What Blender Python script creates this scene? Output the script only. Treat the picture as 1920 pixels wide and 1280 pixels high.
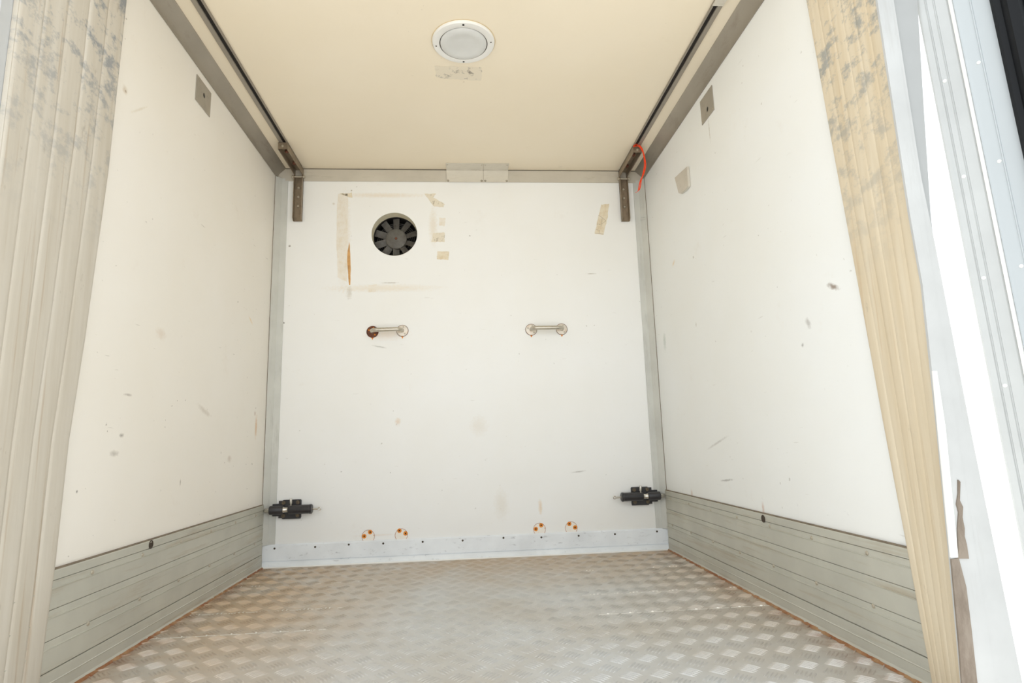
import bpy, bmesh, math, random
from mathutils import Vector, Matrix
random.seed(7)
for o in list(bpy.data.objects):
    bpy.data.objects.remove(o)
SC = bpy.context.scene
COL = SC.collection

# ------------------------------------------------------------------ camera
F_PX, CAM_POS = 1101.268, Vector((-0.01289, -2.98234, 0.55013))
CAM_ROT = (1.73861, 0.02925, -0.07647)
cam = bpy.data.cameras.new('camera')
cam.sensor_width = 36.0
cam.lens = 36.0 * F_PX / 1920.0
cam.clip_start = 0.05
cam_ob = bpy.data.objects.new('camera', cam)
cam_ob.location = CAM_POS
cam_ob.rotation_euler = CAM_ROT
COL.objects.link(cam_ob)
SC.camera = cam_ob

# ------------------------------------------------------------------ light
world = bpy.data.worlds.new('sky')
SC.world = world
world.use_nodes = True
wn = world.node_tree.nodes
wn['Background'].inputs['Color'].default_value = (0.91, 0.96, 1.0, 1)
wn['Background'].inputs['Strength'].default_value = 1.0
sun = bpy.data.lights.new('sun', 'SUN')
sun.energy = 4.0
sun.angle = math.radians(1.0)
sun.color = (1.0, 0.975, 0.94)
sun_ob = bpy.data.objects.new('sun', sun)
sun_dir = Vector((0.62, 0.30, 1.15)).normalized()          # towards the sun: right of the truck and ahead of it
sun_ob.rotation_euler = sun_dir.to_track_quat('Z', 'Y').to_euler()
sun_ob.location = (6, 3, 12)
COL.objects.link(sun_ob)
SC.view_settings.view_transform = 'Standard'
SC.view_settings.look = 'None'
SC.view_settings.gamma = 1.0
SC.view_settings.use_curve_mapping = False
SC.view_settings.exposure = 0.84

# ------------------------------------------------------------------ pixel -> point on a known plane
_R = Matrix.Identity(3)
from mathutils import Euler
_R = Euler(CAM_ROT, 'XYZ').to_matrix()
def ray(px, py):
    return _R @ Vector(((px - 960) / F_PX, (640 - py) / F_PX, -1.0))
def on(axis, val, px, py):
    d = ray(px, py)
    t = (val - CAM_POS[axis]) / d[axis]
    return CAM_POS + d * t
def back(px, py, y=0.0): return on(1, y, px, py)
XL, XR, H = -0.9805, 0.9805, 2.0
YB = -1.80                                                   # rear end of the cargo box

# ------------------------------------------------------------------ materials
def srgb(h):
    h = h.lstrip('#')
    out = []
    for i in (0, 2, 4):
        c = int(h[i:i+2], 16) / 255
        out.append(c / 12.92 if c <= 0.04045 else ((c + 0.055) / 1.055) ** 2.4)
    return (*out, 1.0)

class NT:
    def __init__(s, name):
        s.m = bpy.data.materials.new(name)
        s.m.use_nodes = True
        s.t = s.m.node_tree
        s.b = s.t.nodes['Principled BSDF']
        s.co = s.t.nodes.new('ShaderNodeTexCoord').outputs['Object']
    def n(s, kind, **kw):
        x = s.t.nodes.new(kind)
        for k, v in kw.items(): setattr(x, k, v)
        return x
    def link(s, a, b): s.t.links.new(a, b)
    def val(s, sock, v):
        if hasattr(v, 'is_linked') or isinstance(v, bpy.types.NodeSocket): s.link(v, sock)
        else: sock.default_value = v
    def math(s, op, a, b=0.0, clamp=False):
        x = s.n('ShaderNodeMath', operation=op, use_clamp=clamp)
        s.val(x.inputs[0], a); s.val(x.inputs[1], b)
        return x.outputs[0]
    def mix(s, fac, a, b):
        x = s.n('ShaderNodeMix', data_type='RGBA')
        s.val(x.inputs[0], fac); s.val(x.inputs[6], a); s.val(x.inputs[7], b)
        return x.outputs[2]
    def scaled(s, sc, loc=(0, 0, 0), rot=(0, 0, 0)):
        x = s.n('ShaderNodeMapping')
        s.link(s.co, x.inputs['Vector'])
        x.inputs['Scale'].default_value = sc
        x.inputs['Location'].default_value = loc
        x.inputs['Rotation'].default_value = rot
        return x.outputs[0]
    def noise(s, scale, detail=4, rough=0.55, vec=None, dist=0.0):
        x = s.n('ShaderNodeTexNoise')
        x.inputs['Scale'].default_value = scale
        x.inputs['Detail'].default_value = detail
        x.inputs['Roughness'].default_value = rough
        x.inputs['Distortion'].default_value = dist
        s.link(vec if vec is not None else s.co, x.inputs['Vector'])
        return x.outputs[0]
    def ramp(s, v, lo, hi, a=0.0, b=1.0):
        x = s.n('ShaderNodeMapRange')
        s.link(v, x.inputs[0])
        x.inputs[1].default_value = lo; x.inputs[2].default_value = hi
        x.inputs[3].default_value = a; x.inputs[4].default_value = b
        return x.outputs[0]
    def sep(s):
        x = s.n('ShaderNodeSeparateXYZ'); s.link(s.co, x.inputs[0]); return x.outputs
    def bump(s, h, strength=0.3, dist=0.002):
        x = s.n('ShaderNodeBump')
        x.inputs['Strength'].default_value = strength
        x.inputs['Distance'].default_value = dist
        s.link(h, x.inputs['Height'])
        s.link(x.outputs[0], s.b.inputs['Normal'])
    def done(s, color, rough=0.5, metal=0.0, spec=0.5):
        s.val(s.b.inputs['Base Color'], color)
        s.val(s.b.inputs['Roughness'], rough)
        s.b.inputs['Metallic'].default_value = metal
        s.b.inputs['Specular IOR Level'].default_value = spec
        return s.m

def plain(name, h, rough=0.5, metal=0.0, vary=0.12, scale=40.0, h2=None, lo=0.35, hi=0.75, spec=0.5):
    t = NT(name)
    base = srgb(h)
    dark = srgb(h2) if h2 else tuple(c * (1 - vary) for c in base[:3]) + (1,)
    f = t.ramp(t.noise(scale, 5), lo, hi)
    return t.done(t.mix(f, base, dark), rough, metal, spec)

def ellipse_mask(t, c, r, ang=0.0, soft=0.7, wob=0.35):
    """soft ellipse in object space: c centre, r radii (0 = ignore that axis)"""
    x = t.n('ShaderNodeVectorMath', operation='SUBTRACT')
    t.link(t.co, x.inputs[0]); x.inputs[1].default_value = c
    vec = x.outputs[0]
    if ang:
        ax, a = ang
        q = t.n('ShaderNodeVectorRotate', rotation_type='AXIS_ANGLE')
        t.link(vec, q.inputs['Vector']); q.inputs['Axis'].default_value = ax; q.inputs['Angle'].default_value = a
        vec = q.outputs[0]
    m = t.n('ShaderNodeVectorMath', operation='MULTIPLY')
    t.link(vec, m.inputs[0]); m.inputs[1].default_value = [0 if k == 0 else 1.0 / k for k in r]
    l = t.n('ShaderNodeVectorMath', operation='LENGTH')
    t.link(m.outputs[0], l.inputs[0])
    d = t.math('ADD', l.outputs['Value'], t.math('MULTIPLY', t.math('SUBTRACT', t.noise(90, 3), 0.5), wob * 4))
    return t.ramp(d, 1.0 + soft * 0.3, 1.0 - soft, 0, 1)

def wall_material(name, base, marks=(), axis_drop=None, specks=0.6):
    t = NT(name)
    a = srgb(base)
    b = tuple(c * k for c, k in zip(a[:3], (0.975, 0.965, 0.94))) + (1,)
    c = t.mix(t.ramp(t.noise(1.7, 4), 0.35, 0.7), a, b)
    # smeared grime clouds
    f = t.math('MULTIPLY', t.ramp(t.noise(5.0, 8, 0.72), 0.62, 0.85), 0.22)
    c = t.mix(f, c, srgb('cdb79a'))
    # small specks and scratches
    sp = t.ramp(t.noise(55, 2, 0.4), 0.735, 0.78)
    zone = t.ramp(t.noise(2.3, 2), 0.42, 0.62)
    c = t.mix(t.math('MULTIPLY', t.math('MULTIPLY', sp, zone), specks), c, srgb('8d8474'))
    sc = t.ramp(t.noise(9, 3, 0.5, vec=t.scaled((1.2, 1.2, 11.0), rot=(0.25, 0.2, 0))), 0.735, 0.77)
    c = t.mix(t.math('MULTIPLY', sc, specks * 0.45), c, srgb('a39a8a'))
    for (ctr, r, ang, col, amt) in marks:
        m = ellipse_mask(t, ctr, r, ang)
        c = t.mix(t.math('MULTIPLY', m, amt * 0.8), c, srgb(col))
    t.bump(t.noise(160, 2), 0.06, 0.002)
    return t.done(c, 0.42, 0.0, 0.35)

def painted_metal(name, h, rough=0.45, metal=0.35, grime='6f6251', amount=0.35, streak=(30, 30, 3), scale=1.0, lo=0.55, hi=0.78):
    t = NT(name)
    c = srgb(h)
    c2 = tuple(k * 0.86 for k in c[:3]) + (1,)
    x = t.mix(t.ramp(t.noise(6 * scale, 4), 0.3, 0.7), c, c2)
    x = t.mix(t.math('MULTIPLY', t.ramp(t.noise(3.0 * scale, 6, 0.7, vec=t.scaled(streak)), lo, hi), amount), x, srgb(grime))
    t.bump(t.noise(220, 2), 0.05, 0.001)
    return t.done(x, rough, metal)

M = {}
M['ground'] = plain('sunlit_concrete', 'd2d0cb', 0.9, scale=3.0, vary=0.15)
M['outer'] = plain('white_outer_skin', 'e2e4e4', 0.35, scale=2.0, vary=0.05)
M['alu'] = painted_metal('dull_aluminium', 'a59d90', 0.42, 0.45, '71634f', 0.45, (8, 2, 8))
M['alu_back'] = painted_metal('grey_painted_aluminium', 'd6d6cf', 0.42, 0.12, '8b8375', 0.30, (14, 14, 2))
M['alu_top'] = painted_metal('warm_grey_trim', 'd2cbbd', 0.42, 0.15, '8b8069', 0.25, (3, 14, 20))
M['alu_strip'] = painted_metal('scuffed_silver_paint', 'f7fbfe', 0.38, 0.0, '85868a', 0.50, (9, 9, 22), lo=0.60, hi=0.72)
M['kick'] = painted_metal('grey_beige_anodised_board', 'c9c7ba', 0.46, 0.15, 'a08a66', 0.55, (3, 0.7, 16), lo=0.54, hi=0.74)
M['bronze'] = painted_metal('tarnished_steel_channel', '9a8a75', 0.42, 0.40, '4a3a2a', 0.5, (12, 12, 12), lo=0.45, hi=0.75)
M['zinc'] = plain('zinc_screw', 'c4bba9', 0.35, 0.6, scale=120)
M['dark'] = plain('dark_recess', '1d1712', 0.8, scale=60)
M['gap'] = plain('dark_sealant', '4a3f33', 0.8, scale=60, vary=0.4)
M['seal_brown'] = plain('brown_sealant', '8a7c69', 0.8, scale=40, vary=0.4)
M['black_rubber'] = plain('black_rubber', '0b0d10', 0.5, scale=30, spec=0.25)
M['liner'] = plain('olive_cream_liner', 'f2ead0', 0.6, scale=20, vary=0.1)
M['fan_black'] = plain('fan_black_plastic', '191614', 0.6, scale=60)
M['fan_grey'] = plain('fan_grey_plastic', '63605b', 0.55, scale=45, h2='47423c')
M['fan_hub'] = plain('fan_hub_plastic', '6a6761', 0.5, scale=38, h2='56524b')
M['latch'] = plain('latch_black_enamel', '343336', 0.38, 0.1, scale=90, h2='3a3838')
M['brass_dark'] = plain('tarnished_screw', '7d705c', 0.4, 0.5, scale=200, h2='4a4238')
M['chrome'] = plain('latch_steel', 'd3cfc6', 0.22, 0.85, scale=120)
M['handle'] = plain('brushed_handle_steel', 'c9c2b4', 0.30, 0.75, scale=90)
M['plate'] = painted_metal('galvanised_plate', 'b8b1a4', 0.45, 0.45, '766b5c', 0.35, (14, 14, 14))
M['cover'] = painted_metal('pressed_metal_cover', 'dfd9cc', 0.40, 0.30, '9b8c73', 0.35, (5, 12, 30))
M['lamp_ring'] = plain('white_lamp_plastic', 'eceae5', 0.4, scale=20, vary=0.04)
M['lamp_lens'] = plain('grey_lamp_lens', 'd9d9d6', 0.25, scale=14, vary=0.06)
M['amber'] = plain('yellowed_sealant', 'e6cfa4', 0.6, scale=30, vary=0.25)
M['orange'] = plain('orange_string', 'ff4a12', 0.6, scale=80, vary=0.25)
M['post'] = painted_metal('pale_grey_post_paint', 'c4c5c4', 0.38, 0.0, 'a29f99', 0.35, (10, 10, 1.2))
M['plain_white'] = plain('plain_white_finish', 'f4f3ef', 0.35, scale=12, vary=0.03)
M['wedge'] = plain('grey_wedge_sheet', 'a9abab', 0.45, scale=12, vary=0.05)
M['core'] = painted_metal('broken_wood_core', '94887b', 0.85, 0.0, '5a4a3b', 0.7, (10, 10, 3), lo=0.4, hi=0.7)
M['door_alu'] = painted_metal('door_edge_aluminium', 'bfc1c0', 0.32, 0.10, 'aab0b2', 0.35, (40, 40, 0.8))
M['door_panel'] = plain('door_inner_panel', 'b6bcbf', 0.38, scale=3, vary=0.04)

def rusty_disc():
    t = NT('rust_stained_disc')
    f = t.ramp(t.noise(60, 4, 0.65), 0.62, 0.76)
    return t.done(t.mix(f, srgb('f6f0e6'), srgb('e08a2c')), 0.6)
M['rust_disc'] = rusty_disc()
M['rust_ring'] = plain('rust_orange', 'c8742c', 0.75, scale=110, h2='8a4a20', lo=0.4, hi=0.6)
M['rust_dark'] = plain('rust_brown', '7a4a34', 0.7, 0.1, scale=90, h2='4e2c20', lo=0.4, hi=0.65)
M['rust_drip'] = plain('rust_drip', 'f3a13a', 0.7, scale=140, h2='d56a1c')
M['flange'] = plain('handle_flange_white', 'e6ddd0', 0.4, 0.25, scale=55, h2='d8c2ab', lo=0.5, hi=0.75)

# wall paint marks that have a place of their own
def rw(px, py): return tuple(on(0, XR, px, py))
def lw(px, py): return tuple(on(0, XL, px, py))
def bw(px, py): return tuple(on(1, 0.0, px, py))
AX = (1, 0, 0); AY = (0, 1, 0)
marks_r = [
 (rw(1562, 537), (0, .026, .008), (AX, -0.45), '7a5c40', .95), (rw(1515, 605), (0, .010, .018), (AX, .5), '9a938a', .6),
 (rw(1505, 647), (0, .006, .006), 0, '7d7770', .8), (rw(1263, 493), (0, .020, .008), (AX, .5), 'e3b95c', .6),
 (rw(1345, 830), (0, .10, .005), (AX, .25), 'a9a29a', .5), (rw(1362, 900), (0, .06, .004), (AX, .1), '6d665c', .6),
 (rw(1246, 640), (0, .020, .045), 0, '9fae9e', .45), (rw(1330, 245), (0, .004, .045), 0, 'a99a80', .6),
 (rw(1300, 482), (0, .006, .006), 0, '8d7f6c', .7), (rw(1305, 608), (0, .006, .012), 0, 'a69c8c', .6),
 (rw(1431, 953), (0, .008, .024), 0, 'c99a7c', .6), (rw(1297, 925), (0, .012, .018), 0, 'caa385', .5)]
marks_l = [
 (lw(234, 168), (0, .013, .014), 0, 'c2ad8c', .6), (lw(236, 171), (0, .004, .004), 0, '8a6d48', .8), (lw(262, 205), (0, .05, .004), (AX, -.7), 'd9cbb0', .5),
 (lw(480, 800), (0, .014, .05), 0, 'd29a48', .75), (lw(478, 775), (0, .008, .012), 0, '9c6a2c', .7),
 (lw(228, 816), (0, .010, .006), 0, '6e665a', .8), (lw(214, 850), (0, .020, .008), 0, '9a8f80', .6),
 (lw(302, 625), (0, .030, .018), 0, 'd8c3ac', .5), (lw(240, 740), (0, .02, .004), 0, '9a8d80', .7),
 (lw(338, 905), (0, .004, .012), 0, '8a7c66', .8), (lw(144, 921), (0, .004, .004), 0, '55504a', .9),
 (lw(508, 600), (0, .03, .02), 0, '9c948a', .5), (lw(470, 600), (0, .03, .006), (AX, .5), 'e6bf72', .6),
 (lw(383, 770), (0, .06, .010), (AX, .3), 'b3a48e', .45), (lw(430, 860), (0, .02, .014), 0, 'b9a58a', .5)]
marks_b = [
 (bw(645, 450), (.032, 0, .24), 0, 'e0c79f', .40), (bw(720, 366), (.20, 0, .014), 0, 'e0c79f', .40),
 (bw(720, 540), (.27, 0, .020), 0, 'e4d2b2', .45), (bw(812, 425), (.022, 0, .10), 0, 'dcc6a0', .40),
 (bw(898, 798), (.045, 0, .05), 0, 'e6dccb', .40), (bw(940, 945), (.035, 0, .07), 0, 'e8e1d3', .55),
 (bw(1013, 950), (.010, 0, .035), 0, 'e6c696', .6), (bw(746, 790), (.014, 0, .02), 0, 'dcb27a', .45),
 (bw(712, 650), (.035, 0, .004), (AY, -.2), 'a5a39a', .7), (bw(731, 530), (.045, 0, .003), 0, '8f8268', .6),
 (bw(1085, 884), (.035, 0, .004), (AY, .1), '9c978e', .6), (bw(1108, 513), (.025, 0, .003), 0, 'a49a86', .6),
 (bw(640, 884), (.004, 0, .002), 0, '77706a', .8), (bw(732, 886), (.0025, 0, .0025), 0, '6f6a64', .8),
 (bw(543, 461), (.006, 0, .006), 0, '6d6148', .9), (bw(626, 382), (.008, 0, .007), 0, 'b9a98a', .5),
 (bw(659, 357), (.004, 0, .004), 0, '93815c', .8), (bw(881, 442), (.004, 0, .004), 0, '6d6148', .8),
 (bw(532, 605), (.005, 0, .005), 0, '5f584c', .9), (bw(655, 548), (.014, 0, .035), 0, 'c3b9a6', .55),
 (bw(705, 1003), (.10, 0, .005), 0, 'e2b888', .22), (bw(725, 627), (.11, 0, .03), 0, 'efd9c4', .45)]
marks_c = [((0.0, -0.79, 2.0), (.004, .004, 0), 0, 'a58f6b', .5)]
M['wall_back'] = wall_material('cream_wall_back', 'f7f7f5', marks_b, specks=0.5)
M['wall_left'] = wall_material('cream_wall_left', 'f4efe6', marks_l, specks=0.9)
M['wall_right'] = wall_material('cream_wall_right', 'f4f5f3', marks_r, specks=0.5)
M['ceiling'] = wall_material('cream_ceiling', 'f4e8d2', marks_c, specks=0.2)

def floor_material():
    t = NT('worn_tread_plate')
    x, y, z = t.sep()
    base = t.mix(t.ramp(t.noise(2.2, 5, 0.6), 0.35, 0.65), srgb('cdcdcb'), srgb('c2bcb2'))
    edge = t.math('MAXIMUM', t.ramp(x, -0.15, -0.75), t.math('MULTIPLY', t.ramp(x, 0.55, 1.0), 0.7))
    edge = t.math('MAXIMUM', t.math('MULTIPLY', edge, t.ramp(y, -1.65, -0.95, 0.35, 1.0)), t.math('MULTIPLY', t.ramp(y, -0.75, -0.10), 0.75))
    f = t.math('MULTIPLY', edge, t.ramp(t.noise(3.6, 7, 0.68), 0.25, 0.55))
    base = t.mix(t.math('MULTIPLY', f, 0.85), base, srgb('c6ac8d'))
    rim = t.math('MULTIPLY', t.ramp(t.math('ABSOLUTE', x), 0.86, 0.975), t.ramp(t.noise(11, 5, 0.7), 0.42, 0.62))
    base = t.mix(t.math('MULTIPLY', rim, 0.7), base, srgb('8a5a36'))
    rs = t.math('MULTIPLY', t.ramp(t.noise(7.5, 6, 0.7), 0.66, 0.72), t.ramp(t.math('ABSOLUTE', x), 0.4, 0.75))
    base = t.mix(t.math('MULTIPLY', rs, 0.5), base, srgb('a8602c'))
    wob = t.math('MULTIPLY', t.math('SUBTRACT', t.noise(3, 2), 0.5), 0.004)
    yy = t.math('ADD', y, wob)
    for (y0, w, lo) in ((-1.028, .0026, .40), (-0.787, .0024, .43), (-0.398, .0018, .50)):
        ln = t.math('LESS_THAN', t.math('ABSOLUTE', t.math('SUBTRACT', yy, y0)), w)
        br = t.math('GREATER_THAN', t.noise(7, 4, 0.7, vec=t.scaled((2.2, 0.05, 0.05), loc=(y0 * 9, 0, 0))), lo)
        sd = t.math('GREATER_THAN', t.math('ABSOLUTE', t.math('ADD', x, 0.03)), 0.42)
        base = t.mix(t.math('MULTIPLY', t.math('MULTIPLY', ln, br), t.math('MULTIPLY', sd, 0.95)), base, srgb('f8f5ef'))
    r = t.ramp(t.noise(9, 5), 0.3, 0.7, 0.34, 0.52)
    t.bump(t.noise(70, 4), 0.10, 0.002)
    return t.done(base, r, 0.30)
M['floor'] = floor_material()

def jamb_material(name, a, b, stain, groove, top):
    t = NT(name)
    x, y, z = t.sep()
    st = t.scaled((30, 30, 1.6))
    c = t.mix(t.ramp(t.noise(1.2, 5, 0.6, vec=st), 0.3, 0.7), srgb(a), srgb(b))
    c = t.mix(t.math('MULTIPLY', t.ramp(t.noise(2.0, 4, 0.6, vec=t.scaled((34, 34, 0.8))), 0.60, 0.70), 0.45), c, srgb(groove))
    up = t.ramp(z, top - 0.45, top + 0.15)
    sm = t.ramp(t.noise(1.0, 5, 0.7, vec=t.scaled((15, 15, 20))), 0.50, 0.62)
    c = t.mix(t.math('MULTIPLY', t.math('MULTIPLY', sm, up), 0.75), c, srgb(stain))
    sm2 = t.ramp(t.noise(1.0, 4, 0.7, vec=t.scaled((22, 22, 10), loc=(3, 1, 2))), 0.66, 0.74)
    c = t.mix(t.math('MULTIPLY', sm2, 0.45), c, srgb('9c8f7d'))
    t.bump(t.noise(40, 4, vec=t.scaled((3, 3, .3))), 0.15, 0.002)
    return t.done(c, 0.5, 0.0, 0.35)
M['jamb_l'] = jamb_material('ribbed_jamb_paint', 'd2cbbe', 'c5bcac', '77808a', 'a98f6e', 1.50)
M['jamb_r'] = jamb_material('wooden_jamb_board', 'ddd0b8', 'd0bfa2', '8a8f90', 'c2a57c', 1.35)

def tape_material(name, h, h2, thr=0.5, width=0.1, scale=30):
    t = NT(name)
    f = t.ramp(t.noise(scale, 6, 0.7), thr - width, thr + width)
    return t.done(t.mix(f, srgb(h), srgb(h2)), 0.55)
M['tape_tan'] = tape_material('tan_tape', 'eadfc8', 'dccaa9', 0.55)
M['tape_pale'] = tape_material('pale_tape', 'f0eadf', 'e9dfcd', 0.55)
M['tape_dirty'] = tape_material('dirty_tape', 'e8dfcc', '9a8c74', 0.60, 0.06, 45)
M['tape_grey'] = tape_material('grey_smeared_tape', 'e9dec9', '7d7468', 0.61, 0.07, 26)
M['gash'] = tape_material('exposed_plywood', 'dba866', 'b07f48', 0.55, 0.12, 24)
M['rust_seal'] = tape_material('rusty_sealant', 'a8845c', '8a4f26', 0.5, 0.12, 18)

# ------------------------------------------------------------------ mesh helpers
class MB:
    def __init__(s): s.v = []; s.f = []
    def add(s, vs, fs):
        k = len(s.v)
        s.v += [Vector(v) for v in vs]
        s.f += [tuple(i + k for i in f) for f in fs]
        return s
    def box(s, a, b):
        x0, y0, z0 = [min(p, q) for p, q in zip(a, b)]
        x1, y1, z1 = [max(p, q) for p, q in zip(a, b)]
        return s.add([(x0,y0,z0),(x1,y0,z0),(x1,y1,z0),(x0,y1,z0),(x0,y0,z1),(x1,y0,z1),(x1,y1,z1),(x0,y1,z1)],
                     [(0,3,2,1),(4,5,6,7),(0,1,5,4),(1,2,6,5),(2,3,7,6),(3,0,4,7)])
    def prism(s, pts, d):
        """polygon of 3-D points pushed along d"""
        n = len(pts); d = Vector(d)
        p = [Vector(q) for q in pts]
        fs = [tuple(range(n)), tuple(range(2*n-1, n-1, -1))]
        fs += [((i+1) % n, i, i+n, (i+1) % n + n) for i in range(n)]
        return s.add(p + [q + d for q in p], fs)
    def lathe(s, c, axis, prof, seg=32, a0=0.0, a1=None):
        """prof: list of (radius, offset along axis)"""
        ax = Vector(axis).normalized()
        u = ax.orthogonal().normalized(); w = ax.cross(u)
        c = Vector(c); k = len(s.v); rings = []
        for r, h in prof:
            if r < 1e-6:
                s.v.append(c + ax * h); rings.append([len(s.v) - 1])
            else:
                idx = []
                for i in range(seg):
                    a = 2 * math.pi * i / seg
                    s.v.append(c + ax * h + (u * math.cos(a) + w * math.sin(a)) * r); idx.append(len(s.v) - 1)
                rings.append(idx)
        for A, B in zip(rings, rings[1:]):
            if len(A) == 1 and len(B) == 1: continue
            for i in range(seg):
                j = (i + 1) % seg
                if len(A) == 1: s.f.append((A[0], B[i], B[j]))
                elif len(B) == 1: s.f.append((A[i], B[0], A[j]))
                else: s.f.append((A[i], B[i], B[j], A[j]))
        return s
    def cyl(s, a, b, r, seg=16, r2=None):
        a, b = Vector(a), Vector(b); L = (b - a).length
        r2 = r if r2 is None else r2
        return s.lathe(a, b - a, [(0, 0), (r, 0), (r2, L), (0, L)], seg)
    def tube(s, pts, r, seg=10):
        pts = [Vector(p) for p in pts]; rings = []; n = len(pts)
        up = None
        for i, p in enumerate(pts):
            d = (pts[min(i+1, n-1)] - pts[max(i-1, 0)]).normalized()
            if up is None: up = d.orthogonal().normalized()
            up = (up - d * up.dot(d)).normalized()
            w = d.cross(up); idx = []
            rr = r[i] if isinstance(r, (list, tuple)) else r
            for k in range(seg):
                a = 2 * math.pi * k / seg
                s.v.append(p + (up * math.cos(a) + w * math.sin(a)) * rr); idx.append(len(s.v) - 1)
            rings.append(idx)
        for A, B in zip(rings, rings[1:]):
            for k in range(seg):
                s.f.append((A[k], A[(k+1) % seg], B[(k+1) % seg], B[k]))
        s.f.append(tuple(reversed(rings[0]))); s.f.append(tuple(rings[-1]))
        return s
    def extrude_profile(s, prof, p0, p1, closed=False):
        """prof(t) points given as offsets (Vector) swept straight from p0 to p1"""
        p0, p1 = Vector(p0), Vector(p1); n = len(prof)
        k = len(s.v)
        s.v += [p0 + Vector(q) for q in prof] + [p1 + Vector(q) for q in prof]
        m = n if closed else n - 1
        for i in range(m):
            j = (i + 1) % n
            s.f.append((k+i, k+j, k+n+j, k+n+i))
        if closed:
            s.f.append(tuple(k+i for i in reversed(range(n)))); s.f.append(tuple(k+n+i for i in range(n)))
        return s
    def build(s, name, mat, parent=None, bevel=0.0, smooth=True):
        off = Vector(parent.matrix_basis.translation) if parent else Vector((0, 0, 0))
        if parent and parent.parent: off = off + Vector(parent.parent.matrix_basis.translation)
        me = bpy.data.meshes.new(name)
        me.from_pydata([tuple(v - off) for v in s.v], [], s.f)
        bm = bmesh.new(); bm.from_mesh(me)
        bmesh.ops.recalc_face_normals(bm, faces=bm.faces)
        if bevel > 0:
            es = [e for e in bm.edges if len(e.link_faces) == 2 and e.calc_face_angle(0) > math.radians(40)]
            bmesh.ops.bevel(bm, geom=es, offset=bevel, segments=2, affect='EDGES', clamp_overlap=True)
        bm.to_mesh(me); bm.free()
        if smooth:
            for p in me.polygons: p.use_smooth = True
            me.set_sharp_from_angle(angle=math.radians(38))
        me.materials.append(M[mat] if isinstance(mat, str) else mat)
        o = bpy.data.objects.new(name, me)
        COL.objects.link(o)
        if parent: o.parent = parent
        return o

def tag(o, label, cat, group=None, kind=None):
    o['label'] = label; o['category'] = cat
    if group: o['group'] = group
    if kind: o['kind'] = kind
    return o
def thing(name, loc, label, cat, group=None, kind=None):
    o = bpy.data.objects.new(name, None)
    o.empty_display_size = 0.05
    COL.objects.link(o); o.location = loc
    bpy.context.view_layer.update()
    return tag(o, label, cat, group, kind)
def dup_part(src, parent, world_loc_delta):
    """copy of a part sharing its mesh"""
    c = src.copy(); COL.objects.link(c); c.parent = parent
    c.location = Vector(src.location) + Vector(world_loc_delta)
    return c

# ================================================================== the setting
g = MB().add([(-60,-60,-1.05),(60,-60,-1.05),(60,60,-1.05),(-60,60,-1.05)], [(0,1,2,3)]).build('ground', 'ground')
tag(g, 'sunlit pale concrete yard outside the cargo box', 'ground', kind='structure')

# floor slab with raised five-bar tread
fl = MB().box((-1.04, -1.84, -0.14), (1.04, 0.06, 0.0)).build('floor', 'floor')
tag(fl, 'worn aluminium tread plate floor with brown grime towards the edges', 'floor', kind='structure')
tb = MB()
L5, S5, W5, H5 = 0.047, 0.0098, 0.0056, 0.0027
def bar(cx, cy, dx, dy):
    nx, ny = -dy, dx
    def P(a, b, h): return (cx + dx*a + nx*b, cy + dy*a + ny*b, h)
    a, b = L5/2, W5/2
    vs = [P(-a,0,-.0004),P(-a*.55,-b,-.0004),P(a*.55,-b,-.0004),P(a,0,-.0004),P(a*.55,b,-.0004),P(-a*.55,b,-.0004),
          P(-a*.6,0,H5*.8),P(-a*.4,-b*.35,H5),P(a*.4,-b*.35,H5),P(a*.6,0,H5*.8),P(a*.4,b*.35,H5),P(-a*.4,b*.35,H5)]
    tb.add(vs, [(i, (i+1) % 6, 6+(i+1) % 6, 6+i) for i in range(6)] + [(6,7,8,9,10,11)])
q = math.sqrt(.5)
PX, PY = 0.0722, 0.103
for i in range(-14, 15):
    for j in range(-1, 20):
        for (ox, oy, dx, dy) in ((0, 0, -q, q), (.5, .5, q, q)):
            gx, gy = -0.700 + 10*PX - 0.022 + (i + ox) * PX, -0.490 + 4*PY - (j + oy) * PY
            for k in range(-2, 3):
                bx_, by_ = gx - dy * k * S5, gy + dx * k * S5
                if abs(bx_) < 0.966 and -1.80 < by_ < -0.045: bar(bx_, by_, dx, dy)
t_ob = tb.build('tread_bars', 'floor', fl, smooth=False)
t_ob['kind'] = 'stuff'

# ceiling
ce = MB().box((-1.04, -1.80, H), (1.04, 0.06, H + 0.06)).build('ceiling', 'ceiling')
tag(ce, 'smooth cream ceiling panel of the cargo box', 'ceiling', kind='structure')
# side walls
w = MB().box((XL - 0.06, -1.74, 0.0), (XL, 0.06, H)).build('wall_left', 'wall_left')
tag(w, 'cream side wall on the left with faint scuffs', 'wall', kind='structure')
w = MB().box((XR, -1.74, 0.0), (XR + 0.06, 0.06, H)).build('wall_right', 'wall_right')
tag(w, 'cream side wall on the right with a brown chip', 'wall', kind='structure')
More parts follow.
